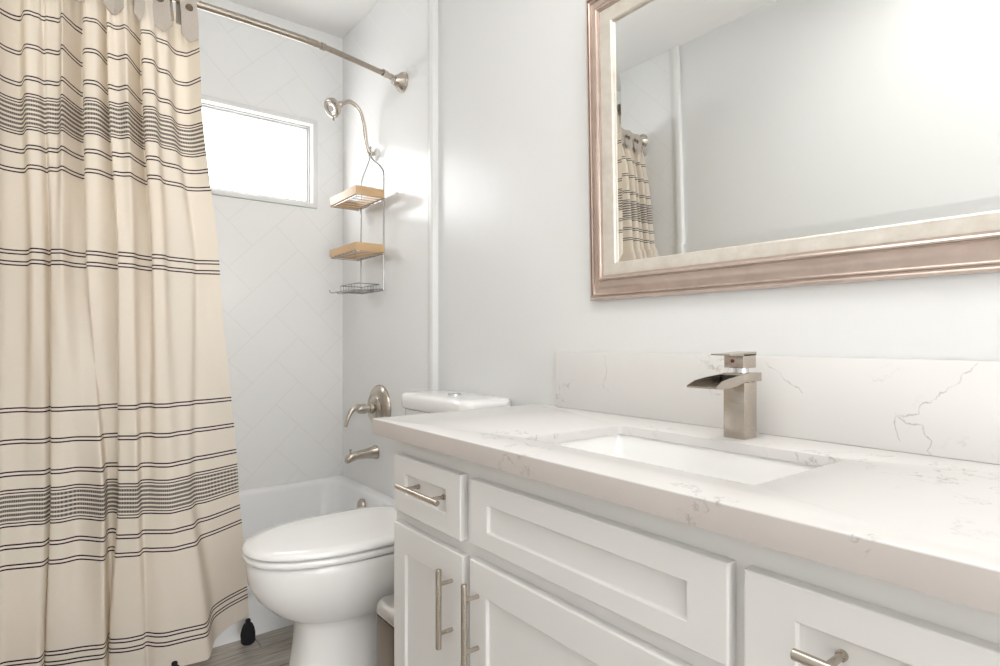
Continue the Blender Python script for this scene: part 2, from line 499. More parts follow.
# ------------------------------------------------------------------ toilet
TY = 1.732
toi = thing('toilet', 'white two-piece toilet with closed lid beside the vanity', 'toilet', (0, TY, 0))
def egg(front, back, hw, z, n=56, sq=2.3, sb=3.2):
    """closed outline: rounded nose towards -x, squarer at the back"""
    cx = front * .42 + back * .58
    pts = []
    for k in range(n):
        a = 2 * PI * k / n
        c, s = math.cos(a), math.sin(a)
        ex = sq if c < 0 else sb
        x = cx + (abs(c) ** (2 / ex)) * ((back - cx) if c > 0 else -(cx - front))
        y = hw * math.copysign(abs(s) ** (2 / ex), s)
        pts.append((x, y, z))
    return pts
FR = X(.429)
bm = bmesh.new()
rings = [egg(X(.545), -.10, .126, 0, sq=3.2), egg(X(.550), -.10, .121, .012, sq=3.2), egg(X(.562), -.11, .116, .05, sq=3), egg(X(.572), -.12, .114, .12, sq=3),
         egg(X(.577), -.13, .114, .185, sq=3), egg(X(.574), -.14, .116, .200, sq=2.8), egg(X(.548), -.15, .134, .212, sq=2.5), egg(X(.508), -.17, .154, .238),
         egg(X(.468), -.19, .171, .280), egg(X(.444), -.19, .181, .325), egg(X(.438), -.19, .184, .37), egg(X(.437), -.19, .185, .388), egg(X(.442), -.195, .181, .395),
         egg(X(.50), -.26, .13, .395), egg(X(.53), -.30, .10, .34), egg(X(.62), -.36, .06, .24)]
loft(bm, rings, True, True)
obj('bowl', bm, M_porc, toi, smooth=60)
bm = bmesh.new()
loft(bm, [egg(FR + .006, -.235, .183, .398), egg(FR + .001, -.232, .187, .402), egg(FR + .001, -.232, .187, .412), egg(FR + .006, -.236, .183, .417)], True, True)
obj('seat', bm, M_porc, toi, smooth=60)
bm = bmesh.new()
loft(bm, [egg(FR + .008, -.225, .181, .4195), egg(FR, -.222, .188, .424), egg(FR, -.222, .188, .430), egg(FR + .010, -.228, .180, .438), egg(FR + .045, -.24, .15, .4415), egg(FR + .12, -.27, .09, .443)], True, True)
obj('lid', bm, M_porc, toi, smooth=60)
for s in (-1, 1):
    bm = bmesh.new(); tube(bm, [(-.226, s * .075 - .02, .425), (-.226, s * .075 + .02, .425)], .011, 14); obj('hinge', bm, M_porc, toi)
TKZ = CH - .19
bm = bmesh.new()
def TR(i, r, z, f=0): return rrect(-.195 + i + f, -.012, -.242 + i, .172 - i, r, z, 6, 4)
loft(bm, [TR(.02, .03, .392, .01), TR(.012, .035, .42, .008), TR(.006, .04, .55, .004), TR(.0, .04, .70), TR(.0, .04, TKZ - .057)], True, True)
obj('tank', bm, M_porc, toi, smooth=50)
bm = bmesh.new()
def TL(i, r, z): return rrect(-.205 + i, -.004 - i * .3, -.258 + i, .188 - i, r, z, 8, 4)
loft(bm, [TL(.012, .04, TKZ - .056), TL(.005, .046, TKZ - .053), TL(0, .048, TKZ - .044), TL(0, .048, TKZ - .012), TL(.004, .046, TKZ - .004), TL(.014, .04, TKZ), TL(.05, .02, TKZ + .001)], True, True)
obj('tank_lid', bm, M_porc, toi, smooth=50)
bm = bmesh.new(); lathe(bm, [(0, .024), (.004, .024), (.006, .021), (.0065, 0)], (-.10, -.035, TKZ + .0005), (0, 0, 1), n=28)
obj('flush_button', bm, M_chrome, toi)

# ------------------------------------------------------------------ trash can
bin_ = thing('trash_can', 'slim brushed steel trash can with rounded lid between toilet and vanity', 'trash can', (X(.815), 1.438, 0))
bm = bmesh.new()
def BR(i, r, z): return rrect(-.10 + i, .10 - i, -.075 + i, .075 - i, r, z, 8, 3)
loft(bm, [BR(.004, .03, 0), BR(.0, .032, .006), BR(.0, .032, .262)], True, True)
obj('can_body', bm, M_steel, bin_, smooth=50)
bm = bmesh.new(); loft(bm, [BR(.003, .03, .262), BR(.003, .03, .266)], True, True); obj('gasket', bm, M_dark, bin_)
bm = bmesh.new()
loft(bm, [BR(0, .032, .266), BR(-.001, .033, .274), BR(.001, .032, .288), BR(.008, .028, .298), BR(.018, .02, .302), BR(.05, .01, .303)], True, True)
obj('can_lid', bm, nickel('satin_steel_lid', (215, 212, 208), .3), bin_, smooth=60)

# ------------------------------------------------------------------ vanity
VZ = CH - .2175     # cabinet top
FX = X(.661)       # door face
van = thing('vanity_cabinet', 'white shaker vanity cabinet with nickel bar pulls', 'cabinet', (X(.94), .69, 0))
def vobj(name, bm, m, parent=None, **k):
    o = obj(name, bm, m, **k)
    p = parent or van
    o.parent = p; o.matrix_parent_inverse = Matrix.Translation(-Vector(van.location)) if p is van else Matrix.Identity(4)
    return o
VA, VB = .065, 1.305
bm = bmesh.new()
box(bm, X(.68), X(.698), VA, VB, .10, VZ, .0015)            # face frame
box(bm, X(.698), -.006, VA, VA + .018, 0, VZ); box(bm, X(.698), -.006, VB - .018, VB, 0, VZ)
box(bm, X(.698), -.006, VA + .018, VB - .018, .10, .118); box(bm, -.016, -.006, VA + .018, VB - .018, .118, VZ)
box(bm, X(.745), X(.760), VA + .018, VB - .018, 0, .10)     # toe kick
vobj('cabinet_body', bm, M_cab, smooth=0)

def shaker(bm, y0, y1, z0, z1, sl, sr, st, sb, xf=FX, th=.0185, rec=.0075):
    def rg(i, x): return [(x, y0 + i, z0 + i), (x, y1 - i, z0 + i), (x, y1 - i, z1 - i), (x, y0 + i, z1 - i)]
    def ri(i, x): return [(x, y0 + sl + i, z0 + sb + i), (x, y1 - sr - i, z0 + sb + i), (x, y1 - sr - i, z1 - st - i), (x, y0 + sl + i, z1 - st - i)]
    loft(bm, [rg(0, xf + th), rg(0, xf + .0025), rg(.0007, xf + .0008), rg(.0025, xf), ri(-.0015, xf), ri(0, xf + .0012), ri(.0005, xf + rec)], True, True)

def pull(parent, p0, p1, name='handle'):
    """bar pull standing 33 mm off the face; p0, p1 = (y, z) ends"""
    bm = bmesh.new(); xb = FX - .033
    a = Vector((xb, p0[0], p0[1])); b = Vector((xb, p1[0], p1[1])); d = (b - a).normalized(); r = .0062
    tube(bm, [a, a + d * .0008, b - d * .0008, b], [r - .0008, r, r, r - .0008], 18)
    L = (b - a).length
    for t in (.19, .81):
        c = a + (b - a) * t
        tube(bm, [c, c + Vector((.034, 0, 0)), c + Vector((.034, 0, 0)), c + Vector((.0395, 0, 0))], [.0042, .0042, .006, .006], 12)
    o = obj(name, bm, M_nickel); o.parent = parent
    return o

def front(name, *a, **k):
    bm = bmesh.new(); shaker(bm, *a, **k); return vobj(name, bm, M_cab, smooth=20)
dr1 = front('drawer', .993, 1.283, .610, .745, .056, .056, .041, .045)
dr2 = front('drawer', .090, .380, .610, .745, .056, .063, .041, .045)
fp = front('false_drawer_panel', .400, .960, .616, .745, .060, .059, .042, .036)
do1 = front('door', .985, 1.283, .13, .582, .056, .056, .064, .06)
do2 = front('door', .400, .960, .13, .586, .056, .056, .062, .06)
do3 = front('door', .090, .380, .13, .582, .056, .056, .064, .06)
pull(dr1, (1.028, .6855), (1.205, .6855))
pull(dr2, (.128, .6855), (.305, .6855))
pull(do1, (1.023, .39), (1.023, .552))
pull(do2, (.930, .39), (.930, .552))
pull(do3, (.345, .39), (.345, .552))
for y in (.99, .397):
    bm = bmesh.new(); box(bm, FX + .006, FX + .016, y - .003, y + .003, .7455, .7475); 

# countertop with sink cut-out
CT = CH - .197
SX0, SX1, SY0, SY1 = X(.757), X(1.046), .420, .906
CX0, CX1, CY0, CY1 = X(.644), -.001, .03, 1.366
def cr(i, z, r=.003): return rrect(CX0 + i, CX1 - 0, CY0 + i, CY1 - i, r, z, 3, 10)
def sr(i, z, r=.011): return rrect(SX0 + i, SX1 - i, SY0 + i, SY1 - i, r, z, 3, 10)
bm = bmesh.new()
rg = [cr(.03, CT - .02), cr(.03, CT - .038), cr(0, CT - .038), cr(0, CT - .002), cr(.0007, CT - .0006), cr(.002, CT), sr(-.0015, CT), sr(-.0004, CT - .0006), sr(0, CT - .002), sr(0, CT - .02)]
loft(bm, rg + [rg[0]])
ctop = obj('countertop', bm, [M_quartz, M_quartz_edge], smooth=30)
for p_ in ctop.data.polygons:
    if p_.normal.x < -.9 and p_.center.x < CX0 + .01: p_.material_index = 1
tag(ctop, 'veined white quartz countertop with thick front edge on the white vanity', 'countertop')
# backsplash
bm = bmesh.new(); box(bm, -.021, -.001, CY0, 1.272, CT + .0005, CT + .163, .0012)
tag(obj('backsplash', bm, M_quartz_splash, smooth=30), 'low veined quartz backsplash strip along the wall behind the faucet', 'backsplash')

# sink basin
snk = thing('sink', 'rectangular white undermount basin sunk in the countertop', 'sink', ((SX0 + SX1) / 2, (SY0 + SY1) / 2, CT - .020))
bm = bmesh.new()
hx, hy = (SX1 - SX0) / 2, (SY1 - SY0) / 2
def kr(i, z, r=.03, j=None): j = i if j is None else j; return rrect(-hx + i, hx - i, -hy + j, hy - j, r, z, 5, 8)
zt = -.001
loft(bm, [kr(-.02, zt - .012, .03), kr(-.02, zt, .03), kr(-.004, zt, .013), kr(-.003, zt - .004, .013), kr(.004, zt - .08, .02), kr(.012, zt - .105, .04), kr(.035, zt - .118, .05), kr(.09, zt - .124, .04),
          kr(.09, zt - .136, .04), kr(.03, zt - .132, .05), kr(.0, zt - .112, .04), kr(-.010, zt - .08, .03), kr(-.016, zt - .02, .03), kr(-.02, zt - .012, .03)], False, False)
bm2 = kr(.09, zt - .124, .04); vs_ = [bm.verts.new(p) for p in bm2]; bm.faces.new(vs_)
obj('basin', bm, M_porc, snk, smooth=50)
bm = bmesh.new(); lathe(bm, [(0, .024), (.003, .024), (.005, .020), (.005, 0)], (.02, 0, zt - .1238), (0, 0, 1), n=24); obj('drain', bm, M_chrome, snk)

# ------------------------------------------------------------------ faucet
FCX, FCY = X(1.106), .643
fau = thing('faucet', 'brushed nickel square waterfall faucet standing behind the basin', 'faucet', (FCX, FCY, CT))
bm = bmesh.new(); box(bm, -.023, .023, -.023, .023, 0, .113, .0015); obj('column', bm, M_nickel, fau, smooth=30)
# spout: solid bar over the column that opens into a flared trough
bm = bmesh.new()
def trough(x, hw, zb, zt_, wt, ft):
    # U section seen along x: outer then inner
    return [(x, -hw, zt_), (x, -hw, zb), (x, hw, zb), (x, hw, zt_), (x, hw - wt, zt_), (x, hw - wt, zb + ft), (x, -hw + wt, zb + ft), (x, -hw + wt, zt_)]
loft(bm, [trough(-.022, .023, .113, .130, .003, .004), trough(-.050, .0245, .108, .127, .003, .003), trough(-.080, .027, .105, .124, .0025, .003), trough(-.112, .030, .104, .119, .0022, .003), trough(-.134, .032, .106, .110, .002, .0028)], True, True)
box(bm, -.024, .042, -.023, .023, .1135, .131, .001)
sp = obj('spout', bm, M_nickel, fau, smooth=25)
bm = bmesh.new(); box(bm, -.036, -.0245, -.019, .019, .1125, .127, .001); obj('water_outlet', bm, M_dark, sp)
bm = bmesh.new(); lathe(bm, [(0, .015), (.010, .015)], (0.004, 0, .131), (0, 0, 1), n=24)
obj('neck', bm, M_chrome, fau)
bm = bmesh.new(); box(bm, -.024, .024, -.021, .021, .141, .170, .0015)
# lever plate
loft(bm, [[(-.070, -.021, .1665), (-.070, .021, .1665), (-.070, .021, .1695), (-.070, -.021, .1695)], [(-.016, -.021, .1655), (-.016, .021, .1655), (-.016, .021, .1715), (-.016, -.021, .1715)], [(.025, -.021, .1665), (.025, .021, .1665), (.025, .021, .1735), (.025, -.021, .1735)]], True, True)
hl = obj('lever_handle', bm, M_nickel, fau, smooth=30)
bm = bmesh.new(); lathe(bm, [(0, .0036), (.0012, .0036), (.0016, .0026), (.0016, 0)], (-.0242, .002, .155), (-1, 0, 0), n=16); tag_ = obj('temperature_dot', bm, M_red, hl)
tag_['label'] = 'small red dot'

# ------------------------------------------------------------------ mirror
mw = thing('wall_mirror', 'large wall mirror in a wide rose and silver frame above the vanity', 'mirror', (-.003, .613, 1.129), (0, math.radians(-1.3), 0))
MY0, MY1, MH = .09 - .62, 1.143 - .62, .826
prof_out = [(0, 0), (0, -.014), (.002, -.017), (.005, -.0190), (.0075, -.0180), (.0085, -.0110), (.0115, -.0110), (.0125, -.0175), (.0150, -.0195), (.0175, -.0180), (.0185, -.0125), (.024, -.0120), (.031, -.0135), (.038, -.0180), (.044, -.0240), (.0485, -.0310), (.0495, -.0275), (.0515, -.0275), (.0525, -.0345), (.0555, -.0365), (.0585, -.0350), (.0595, -.0310), (.0635, -.031), (.0635, -.004)]
prof_in = [(.0640, -.004), (.0640, -.0285), (.068, -.0285), (.090, -.0195), (.0925, -.0195), (.095, -.018), (.0965, -.0155), (.0965, -.011)]
def moulding(prof):
    bm = bmesh.new()
    loft(bm, [[(h, MY0 + o, o), (h, MY1 - o, o), (h, MY1 - o, MH - o), (h, MY0 + o, MH - o)] for o, h in prof])
    return bm
obj('frame', moulding(prof_out), M_frame, mw, smooth=28)
obj('frame_liner', moulding(prof_in), M_liner, mw, smooth=28)
bm = bmesh.new()
o0, bvw = .0945, .024
def mring(o, h): return [(h, MY0 + o, o), (h, MY1 - o, o), (h, MY1 - o, MH - o), (h, MY0 + o, MH - o)]
loft(bm, [mring(o0, -.004), mring(o0, -.0105), mring(o0 + bvw, -.0128)], True, True)
obj('mirror_glass', bm, M_mirror, mw, smooth=0)

# ------------------------------------------------------------------ curtain rod
RZ = 2.12
def rod_s(xl):
    """y of the bowed rod at lateral distance xl from the camera"""
    pts = [(-.455, 2.234), (-.30, 2.20), (-.1, 2.158), (.10, 2.133), (.39, 2.125), (.649, 2.131), (.8186, 2.146), (1.05, 2.198), (1.206, 2.236)]
    for (a, sa), (b, sb) in zip(pts[:-1], pts[1:]):
        if xl <= b:
            t = max(0, (xl - a) / (b - a)); return sa + (sb - sa) * t
    return pts[-1][1]
rodt = thing('curtain_rod', 'bowed satin nickel shower curtain rod spanning the tub alcove', 'curtain rod', (0, 0, 0))
def rp(a): return (X(a), rod_s(a), RZ)
def rod_curve(a, b, n):
    ctrl = [(X(v), rod_s(v), RZ) for v in (-.455, -.30, -.1, .10, .39, .649, .8186, 1.05, 1.206)]
    P = smooth_path(ctrl, 12)
    return [p for p in P if X(a) - 1e-6 <= p.x <= X(b) + 1e-6]
bm = bmesh.new(); tube(bm, rod_curve(-.42, .80, 0), .0125, 18); obj('outer_tube', bm, M_rod, rodt)
bm = bmesh.new(); tube(bm, rod_curve(.76, 1.13, 0), .0105, 18); obj('inner_tube', bm, M_rod, rodt)
bm = bmesh.new(); P = rod_curve(.80, .83, 0); tube(bm, [P[0], P[-1]], .0135, 18); obj('collar', bm, M_rod, rodt)
def flange(sx, y, wall_x):
    d = Vector((sx, 0.25 * (1 if True else 0), 0)).normalized()
    bm = bmesh.new()
    lathe(bm, [(0, .043), (.004, .043), (.008, .040), (.012, .0405), (.030, .026), (.045, .019), (.050, .0185), (.052, .014)], (wall_x, y, RZ), (sx, 0, 0), n=36)
    f = obj('wall_flange', bm, M_nickel, rodt)
    bm = bmesh.new()
    a = Vector((wall_x + sx * .048, y - .008, RZ)); e = Vector((wall_x + sx * .115, y - .035, RZ))
    tube(bm, [a, a + (e - a) * .35, a + (e - a) * .36, a + (e - a) * .62, a + (e - a) * .63, e], [.0135, .0135, .0115, .0115, .0140, .0140], 18)
    obj('swivel_joint', bm, M_nickel, f)
flange(-1, 2.236, -TT); flange(1, 2.236, LW + TT)

# ------------------------------------------------------------------ shower curtain
def px2X(px, s):
    p = px - 50.0
    return p * .793 * s / (738.4 - .609 * p)
# fold plan at four heights: (image-derived lateral position, offset towards the room in metres)
FOLDS = [  # z = 1.78       z = 1.27        z = .56         z = .17
 ((0, -.050), (0, -.060), (0, -.045), (0, -.026)),
 ((21, -.077), (28, -.070), (22, -.034), (20, -.012)),
 ((24, -.008), (30, .000), (30, -.030), (28, -.008)),
 ((38, -.013), (44, .000), (45, -.012), (41, .004)),
 ((44, -.030), (50, -.040), (51, -.050), (47, -.050)),
 ((47, -.015), (51, .000), (50, -.015), (44, -.022)),
 ((60, -.020), (56, .010), (62, -.004), (62, -.010)),
 ((61, .040), (62, .022), (78, -.022), (80, .000)),
 ((72, -.020), (72, -.024), (92, .010), (93, .012)),
 ((84, -.077), (87, -.045), (105, .050), (105, .026)),
 ((82, .036), (85, .024), (107, -.035), (108, -.040)),
 ((98, .048), (100, .024), (113, -.035), (111, -.045)),
 ((109, -.025), (120, -.025), (119, -.015), (112, -.035)),
 ((107, .047), (117, .045), (117, .040), (108, .000)),
 ((118, .030), (126, .045), (128, .055), (126, .020)),
 ((127, .068), (134, .045), (138, .070), (143, .030)),
 ((131, .040), (138, .010), (141, .025), (146, .014)),
 ((143, -.050), (153, -.015), (150, .040), (155, .035)),
 ((141, .060), (151, .052), (157, .055), (165, .050)),
 ((155, .072), (165, .054), (170, .075), (180, .055)),
 ((158, .020), (168, .014), (182, .060), (194, .058)),
 ((170, .020), (192, .006), (190, .055), (207, .058)),
 ((175, -.040), (196, -.015), (194, .020), (211, -.022)),
 ((188, -.036), (206, .000), (205, .015), (226, -.040)),
 ((201.5, .030), (219, .012), (238, -.035), (247, -.045)),
]
ZS = (1.78, 1.27, .56, .17)
ZT, ZB = 2.088, .046
def base_s(xl, z):
    t = (ZT - z) / (ZT - ZB)
    return rod_s(xl) * (1 - t) + 2.022 * t
PTS = []      # per fold point: four (xl, y offset)
for row_ in FOLDS:
    PTS.append([(px2X(p, base_s(.2, z) - d * 1.12), d * 1.12) for (p, d), z in zip(row_, ZS)])
rnd = random.Random(5)
ext = []
xk = PTS[0][0][0]; k = 0
saw = [(.020, .045), (.022, .050), (-.001, -.055), (.018, -.045)]
while xk > -.395:
    dx_, dd = saw[k % 4]
    xk -= dx_ * (.8 + .5 * rnd.random()) if dx_ > 0 else dx_ * 3
    f = .6 + .5 * rnd.random()
    spread = (PTS[0][0][0] - xk)
    ext.insert(0, [(xk, dd * f), (xk + .004, dd * f * .8), (xk - .01 * spread, dd * f * .7), (xk - .03 * spread, dd * f * .6)])
    k += 1
PTS = ext + PTS
NP = len(PTS)
def cubic(a, b, c, d, t):
    return 0.5 * ((2 * b) + (c - a) * t + (2 * a - 5 * b + 4 * c - d) * t * t + (-a + 3 * b - 3 * c + d) * t ** 3)
def at_z(v, z):
    """v: four values at ZS"""
    if z >= ZS[0]: return v[0] + (v[0] - v[1]) * .25 * (z - ZS[0]) / (ZS[0] - ZS[1])
    if z <= ZS[3]: return v[3] + (v[3] - v[2]) * (ZS[3] - z) / (ZS[2] - ZS[3]) * .6
    for q in range(3):
        if z >= ZS[q + 1]:
            t = (ZS[q] - z) / (ZS[q] - ZS[q + 1]); t = t * t * (3 - 2 * t) * .5 + t * .5
            return v[q] + (v[q + 1] - v[q]) * t
NR = 150; SUB = 9
bm = bmesh.new(); uvl = bm.loops.layers.uv.new('cloth')
grid = []
xr0 = PTS[-4][3][0]; xr1 = PTS[-1][3][0]
for r in range(NR + 1):
    z = ZT + (ZB - ZT) * r / NR
    g = max(0, 1 - (ZT - z) / .22)
    scale = 1 - .62 * g * g * (3 - 2 * g)
    P = []
    for i in range(NP):
        xl = at_z([q[0] for q in PTS[i]], z); d = at_z([q[1] for q in PTS[i]], z) * scale
        d += .0025 * math.sin(z * 7 + i * 1.7) + .0015 * math.sin(z * 19 + i * 2.9)
        P.append((xl, base_s(xl, z) - d))
    Q = []
    for i in range(NP - 1):
        for j in range(SUB):
            t = j / SUB
            Q.append((P[i][0] + (P[i + 1][0] - P[i][0]) * t, P[i][1] + (P[i + 1][1] - P[i][1]) * t))
    Q.append(P[-1])
    for _ in range(9):
        Q = [Q[0]] + [((a[0] + 2 * b_[0] + c[0]) / 4, (a[1] + 2 * b_[1] + c[1]) / 4) for a, b_, c in zip(Q[:-2], Q[1:-1], Q[2:])] + [Q[-1]]
    row = []
    for c, (xl, y) in enumerate(Q):
        y += g * .003 * math.sin(c * .9 + z * 9)
        lift = 0
        if z < .6:
            lift = min(1, max(0, (xl - xr0 - .004) / (xr1 - xr0))) * .05 * (.6 - z) / .6
        row.append((X(xl), y, z + lift, z))
    grid.append(row)
NCOL = len(grid[0])
u = [0.0]
mid = grid[NR // 2]
for c in range(1, NCOL):
    u.append(u[-1] + math.hypot(mid[c][0] - mid[c - 1][0], mid[c][1] - mid[c - 1][1]))
V = [[bm.verts.new(p[:3]) for p in row] for row in grid]
for r in range(NR):
    for c in range(NCOL - 1):
        f = bm.faces.new((V[r][c], V[r + 1][c], V[r + 1][c + 1], V[r][c + 1])); f.smooth = True
        for lp, (rr, cc) in zip(f.loops, ((r, c), (r + 1, c), (r + 1, c + 1), (r, c + 1))):
            lp[uvl].uv = (u[cc], grid[rr][cc][3])
def zc(px, py):
    """height of a stripe crossing the free edge at this place"""
    zz_ = 1.0
    for _ in range(4):
        s0 = base_s(.42, zz_) - at_z([q[1] for q in PTS[-1]], zz_)
        p = px - 50.0; xl = p * .793 * s0 / (738.4 - .609 * p); dep = .609 * xl + .793 * s0
        zz_ = CH + (340 - py) * dep / 585.6
    return zz_
pairs = [zc(196, 48), zc(198, 78), zc(200, 107), zc(205, 170), zc(207, 188), zc(216, 262.5), zc(217, 272.5),
         zc(232, 399), zc(234, 425), zc(236, 451), zc(242, 509), zc(242, 525)]
hem_pairs = [.150, .122]
bands = [(zc(203, 154), zc(201, 121.5)), (zc(240, 493), zc(237, 464))]
M_curt = curtain_mat(pairs + hem_pairs, bands)
cur = thing('shower_curtain', 'cream cotton shower curtain with dark woven stripes hanging in folds from the rod', 'shower curtain', (X(0), 2.1, 0))
def cobj(name, bm, m, parent=None, **k):
    o = obj(name, bm, m, **k); o.parent = parent or cur
    if parent is None: o.matrix_parent_inverse = Matrix.Translation(-Vector(cur.location))
    return o
cl = cobj('cloth', bm, M_curt, smooth=0, recalc=False)
cl.data.shade_smooth()

def tab(xl, yaw, ln, tilt):
    """button tab folded over the rod, pointed flap in front; own geometry about the rod point"""
    y0 = rod_s(xl); w = .0255; th = .0022
    path = [(.016, -.075), (.0165, -.03), (.0175, 0)]
    for a in range(10, 180, 20): path.append((.0175 * math.cos(math.radians(a)), .0175 * math.sin(math.radians(a))))
    path += [(-.0180, 0), (-.024, -.025), (-.034, -.06), (-.038, -.09)]
    rot = Matrix.Rotation(yaw, 4, 'Z') @ Matrix.Rotation(tilt, 4, 'Y')
    bm = bmesh.new()
    rings = []
    def ring(dy, dz, ww, tz=0):
        return [(-ww, dy - th / 2, dz), (0, dy - th / 2 - .0012, dz + tz), (ww, dy - th / 2, dz), (ww, dy + th / 2, dz), (0, dy + th / 2 - .0012, dz + tz), (-ww, dy + th / 2, dz)]
    for i, (dy, dz) in enumerate(path):
        if dz >= 0 and i > 2 and abs(dy) < .0174:
            k = (.0175 + th) / .0175
            rings.append([(-w, dy * k, dz * k), (0, dy * k, dz * k), (w, dy * k, dz * k), (w, dy, dz), (0, dy, dz), (-w, dy, dz)])
        else:
            sgn = 1 if i < 3 else -1
            r_ = [(-w, dy + sgn * th, dz), (0, dy + sgn * th, dz), (w, dy + sgn * th, dz), (w, dy, dz), (0, dy, dz), (-w, dy, dz)]
            rings.append(r_)
    e = -.038; tip = -ln
    rings.append([(-w, e - th, tip + .021), (0, e - th, tip + .021), (w, e - th, tip + .021), (w, e, tip + .021), (0, e, tip + .021), (-w, e, tip + .021)])
    rings.append([(-w * .16, e - th, tip + .002), (0, e - th, tip), (w * .16, e - th, tip + .002), (w * .16, e, tip + .002), (0, e, tip), (-w * .16, e, tip + .002)])
    loft(bm, rings, True, True)
    bmesh.ops.transform(bm, matrix=Matrix.Translation((X(xl), y0, RZ)) @ rot, verts=bm.verts)
    t = cobj('tab', bm, M_tab, smooth=30)
    bm = bmesh.new()
    lathe(bm, [(0, .0105), (.002, .0112), (.0035, .0105), (.0035, .0080), (.0022, .0075), (.0022, .0045), (.003, .004), (.003, 0)], (0, -.0315, -.035), (0, -1, -.25), n=24)
    bmesh.ops.transform(bm, matrix=Matrix.Translation((X(xl), y0, RZ)) @ rot, verts=bm.verts)
    cobj('button', bm, M_button, t, smooth=40)
tabs_px = [(187, .12, .150, 0), (162, -.35, .140, -.12), (139, .4, .132, .08), (121, -.6, .126, -.06), (108, .35, .126, .03), (88, -.5, .116, 0), (71, .5, .114, .05), (54, -.35, .112, 0), (33, .3, .095, 0), (13, -.3, .095, 0)]
for p, yw, ln, ti in tabs_px: tab(px2X(p, 2.11), yw, ln, ti)
xx = px2X(13, 2.11) - .052; sgn = 1
while xx > -.42:
    tab(xx, sgn * .3, .1 + .01 * rnd.random(), 0); xx -= .05; sgn = -sgn

def tassel(xl, y, ztop, ln):
    bm = bmesh.new()
    lathe(bm, [(0, .002), (.002, .007), (.007, .009), (.012, .008), (.014, .009)], (0, 0, 0), (0, 0, -1), n=16)
    n = 36; rings = []
    for h, r in ((.012, .008), (.018, .014), (.030, .019), (.045, .0225), (ln * .90, .0215), (ln, .015)):
        rings.append([((r * (1 + .12 * math.sin(k * 5.3 + h * 30) * (k % 2))) * math.cos(2 * PI * k / n), r * (1 + .12 * math.cos(k * 3.1) * (k % 2)) * math.sin(2 * PI * k / n), -h) for k in range(n)])
    loft(bm, rings, True, True)
    bmesh.ops.transform(bm, matrix=Matrix.Translation((X(xl), y, ztop)), verts=bm.verts)
    cobj('tassel', bm, M_yarn, smooth=40)
tassel(px2X(248, 2.03), 2.03, .105, .082)
for p in (174, 98, 20): tassel(px2X(p, 1.975), 1.968, .068, .066)

# ------------------------------------------------------------------ shower head and arm
SHY = 2.497
sh = thing('shower_fixture', 'brushed nickel shower head on a curved riser arm from the tiled wall', 'shower head', (-TT, SHY, 1.878))
bm = bmesh.new(); lathe(bm, [(0, .032), (.004, .031), (.010, .022), (.014, .013)], (0, 0, 0), (-1, 0, 0), n=28); obj('escutcheon', bm, M_porc, sh)
bm = bmesh.new()
P = smooth_path([(-.010, 0, .0), (-.035, 0, .004), (-.052, 0, .045), (-.062, 0, .12), (-.085, 0, .185), (-.125, 0, .212), (-.162, 0, .198), (-.178, 0, .188)], 8)
tube(bm, P, .0098, 16); obj('arm', bm, M_nickel, sh, smooth=50)
hd = Vector((-.80, -.20, -.55)).normalized()
bm = bmesh.new(); ho = Vector((-.172, 0, .190))
lathe(bm, [(-.004, .011), (.004, .015), (.012, .016), (.016, .013), (.022, .016), (.034, .034), (.042, .041), (.055, .043), (.062, .041), (.064, .037), (.062, .034)], ho, hd, n=36)
hh = obj('head', bm, M_nickel, sh, smooth=40)
bm = bmesh.new(); lathe(bm, [(.0615, .034), (.0635, .033), (.0635, .026), (.0615, .025), (.0615, .014), (.0635, .013), (.0635, 0)], ho, hd, n=36); 
u_ = hd.orthogonal().normalized(); v_ = hd.cross(u_)
for k in range(16):
    c = ho + hd * .063 + (u_ * math.cos(k * PI / 8) + v_ * math.sin(k * PI / 8)) * .0195
    lathe(bm, [(0, .0018), (.003, .0014)], c, hd, n=8)
obj('spray_face', bm, plain('pale_nozzle_rubber', lin((150, 145, 138)), .45), hh)
bm = bmesh.new(); c = ho + hd * .048 + Vector((0, -.0, -1)).normalized() * .04
tube(bm, [c, c + Vector((.0, -.004, -.016))], [.004, .005], 10); obj('selector_lever', bm, M_nickel, hh)

# ------------------------------------------------------------------ shower caddy
cad = thing('shower_caddy', 'wire shower caddy with two bamboo rimmed shelves hung on the shower arm', 'shower caddy', (0, 0, 0))
cx0, cx1, cy0, cy1 = X(1.03), X(1.165), 2.345, 2.645
yc = SHY
fx = X(1.168); yl, yr = yc - .135, yc + .105
bm = bmesh.new()
w = .0038
for s, ye in ((-1, 2.362), (1, 2.60)):
    tube(bm, smooth_path([(fx, yc + s * .010, 1.900), (fx, yc + s * .011, 1.875), (fx, yc + s * .016, 1.85), (fx, yc + (ye - yc) * .75, 1.795), (fx, ye, 1.755), (fx, ye, 1.68), (fx, ye, 1.5), (fx, ye, 1.24)], 8), w, 8)
tube(bm, [(fx, yc - .010, 1.900), (fx, yc, 1.908), (fx, yc + .010, 1.900)], w, 8)
tube(bm, [(fx, 2.362, 1.24), (fx, 2.60, 1.24)], w, 8)
obj('wire_frame', bm, M_wire, cad)
